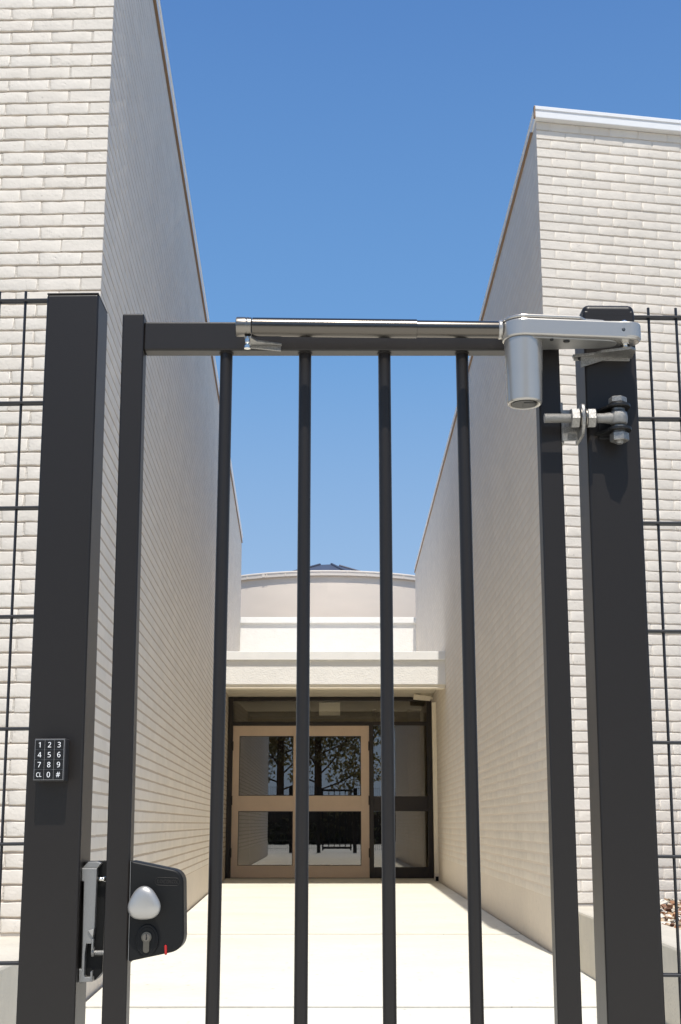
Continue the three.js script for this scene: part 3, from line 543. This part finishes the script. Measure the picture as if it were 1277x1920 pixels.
// hinge: eye bolt between two lugs
{
  const g = thing('eye_bolt', 'galvanised eye bolt hinge joining the gate stile to the right post', 'hinge', [.5040, 1.4656, -2.265]);
  const thread = (x0, x1, r) => { const pts = [[0, x0]], p = .0021; for (let x = x0; x < x1 - 1e-6; x += p) pts.push([r - .0011, x], [r, x + p * .4], [r, x + p * .6]); pts.push([r - .001, x1], [0, x1]); return lathe(pts, 24, 'x'); };
  part('threaded_rod', thread(-.1345, -.036, .0090), M.zinc, g);
  part('eye', [lathe([[.0088, -.040], [.0090, -.026], [.0105, -.018], [.0125, -.008]], 28, 'x'), lathe([[.007, -.0135], [.0120, -.0135], [.0158, -.0095], [.0168, 0], [.0158, .0095], [.0120, .0135], [.007, .0135]], 32)], M.zinc, g);
  const nut = (x, w, r) => { const s = new THREE.Shape(); for (let i = 0; i < 6; i++) { const a = i * Math.PI / 3 + .26; s[i ? 'lineTo' : 'moveTo'](r * Math.cos(a), r * Math.sin(a)); } s.closePath(); const q = new THREE.ExtrudeGeometry(s, { depth: w - .003, bevelEnabled: true, bevelThickness: .0015, bevelSize: .0015, bevelOffset: -.0015, bevelSegments: 1 }); q.translate(0, 0, .0015); return q; };
  const nx = (x, w, r) => nut(0, w, r).rotateY(Math.PI / 2).translate(x, 0, 0), ny = (y, w, r) => nut(0, w, r).rotateX(-Math.PI / 2).rotateY(.5).translate(0, y, 0);
  part('nut', nx(-.0872, .0160, .0192), M.zinc, g); part('nut', nx(-.0580, .0160, .0188), M.zinc, g);
  part('washer', [cyl(.0205, .0205, .0022, 28, -.0690, 0, 0, 'x'), cyl(.0180, .0180, .002, 28, -.0594, 0, 0, 'x')], M.steel, g);
  // bent bracket welded to the stile
  const br = slab(roundedShape([[-.058, .0255], [.014, .0255], [.020, .010], [.020, -.012], [.004, -.0325], [-.058, -.034]], [.001, .012, .008, .010, .010, .001]), .0060, 0, .001, 2, 8);
  br.rotateY(-Math.PI / 2); br.translate(-.0690, 0, 0); 
  part('gate_bracket', [br, slab(roundedShape([[-.098, .0255], [-.0645, .0255], [-.0645, -.033], [-.098, -.034]], .003), .004, -.030, .0008), span(-.0985, -.0935, -.036, .042, -.036, -.058, .0008)], M.zinc, g);
  const lug = (y) => { const p = [[-.026, -.036], [.0215, -.036], [.0215, -.004]]; for (let i = 0; i <= 14; i++) { const a = -.15 + i / 14 * (Math.PI + .1); p.push([.001 + .0215 * Math.cos(a), .0215 * Math.sin(a)]); } p.push([-.038, -.03]); return prism(p.map(([x, z]) => [x, z]).reverse(), y, y + .0055, .001); };
  part('lug', lug(.0192), M.dark, g); part('lug', lug(-.0247), M.dark, g);
  part('post_plate', span(-.03, .022, -.03, .026, -.0355, -.031, .001), M.dark, g);
  part('bolt_head', ny(.0275, .0115, .0165), M.zinc, g);
  part('bolt_nut', ny(-.0440, .0160, .0172), M.zinc, g);
  part('bolt_washer', [cyl(.0125, .0125, .0025, 26, 0, .0165, 0), cyl(.0120, .0120, .0020, 26, 0, .0146, 0), cyl(.0125, .0125, .0025, 26, 0, -.0165, 0), cyl(.0140, .0140, .0022, 26, 0, -.0262, 0)], M.steel, g);
  part('bolt_tip', cyl(.0055, .0075, .0045, 18, 0, -.0462, 0), M.zinc, g);
}

// ------------------------------------------------------------------ planting behind the viewer, which the door glass mirrors
function leafy(g, name, n, seed, place, size, mat, kind) {
  const r = rngOf(seed), q = new THREE.Quaternion(), e = new THREE.Euler(), m = new THREE.Matrix4();
  const geo = new THREE.BufferGeometry(); geo.setAttribute('position', new THREE.Float32BufferAttribute([0, -.5, 0, .28, 0, .06, 0, .5, 0, -.28, 0, .06], 3)); geo.setAttribute('uv', new THREE.Float32BufferAttribute([.5, 0, 1, .5, .5, 1, 0, .5], 2)); geo.setIndex([0, 1, 2, 0, 2, 3]); geo.computeVertexNormals();
  const im = new THREE.InstancedMesh(geo, mat, n);
  for (let i = 0; i < n; i++) { const p = place(r), s = size * (.6 + r() * .9); q.setFromEuler(e.set(r() * 6.3, r() * 6.3, r() * 6.3)); im.setMatrixAt(i, m.compose(p, q, V(s, s, s))); const k = .6 + r() * .9; im.setColorAt(i, rgb(k, k * (0.9 + r() * .2), k * .9)); }
  im.name = name; im.castShadow = im.receiveShadow = true; if (kind) im.userData.kind = kind; g.add(im); return im;
}
function tree(label, x, z, h, cr, n, seed) {
  const g = thing('tree', label, 'tree', [x, 0, z], 'trees across the forecourt'), r = rngOf(seed), limbs = [];
  part('trunk', lathe([[.26, -.1], [.19, .25], [.16, 1], [.14, h * .5], [.07, h * .8], [.01, h * .92]], 12), M.bark, g);
  const tips = [];
  for (let i = 0; i < 13; i++) { const a = i * 2.4 + r(), y = h * (.28 + .5 * i / 13), L = cr * (.6 + r() * .5) * (1.15 - .5 * i / 13); const t = [L * Math.cos(a), y + L * (.35 + r() * .3), L * Math.sin(a)]; limbs.push(tube([[0, y, 0], [t[0] * .5, y + (t[1] - y) * .4, t[2] * .5], t], .035, 6)); tips.push(V(...t), V(t[0] * .65, y + (t[1] - y) * .6, t[2] * .65)); }
  tips.push(V(0, h * .9, 0));
  part('limb', limbs, M.bark, g);
  leafy(g, 'crown', n, seed + 3, (q) => { const c = tips[q() * tips.length | 0], u = q() * 6.28, w = Math.acos(2 * q() - 1), d = .62 * Math.cbrt(q()) * (cr / 2); return V(c.x + d * Math.sin(w) * Math.cos(u) * 1.2, c.y + d * Math.cos(w) * .8, c.z + d * Math.sin(w) * Math.sin(u)); }, .16, M.leaf, 'stuff');
}
tree('large leafy tree mirrored in the right hand door pane', -.7, 15.5, 7.4, 2.6, 10000, 51);
tree('leafy tree mirrored in the sidelight glass', 5.2, 19, 8.5, 2.8, 11000, 67);
tree('leafy tree mirrored in the left door pane', -5.6, 21, 6.2, 2.3, 10000, 83);
{
  const g = thing('hedge', 'dark hedge across the far side of the forecourt mirrored in the doors', 'hedge', [0, 0, 14.6]);
  part('hedge_core', box(24, 1.25, 1.2, 0, .6, 1.0, .2), M.soil, g);
  leafy(g, 'foliage', 9000, 99, (q) => { const x = (q() - .5) * 18, b = 1.35 + .35 * Math.sin(x * 1.3) + .2 * Math.sin(x * 3.1 + 1); return V(x, q() * b, .3 + q() * 1.4 - .35 * q()); }, .17, M.hedge, 'stuff');
}
renderer.render(scene, camera);
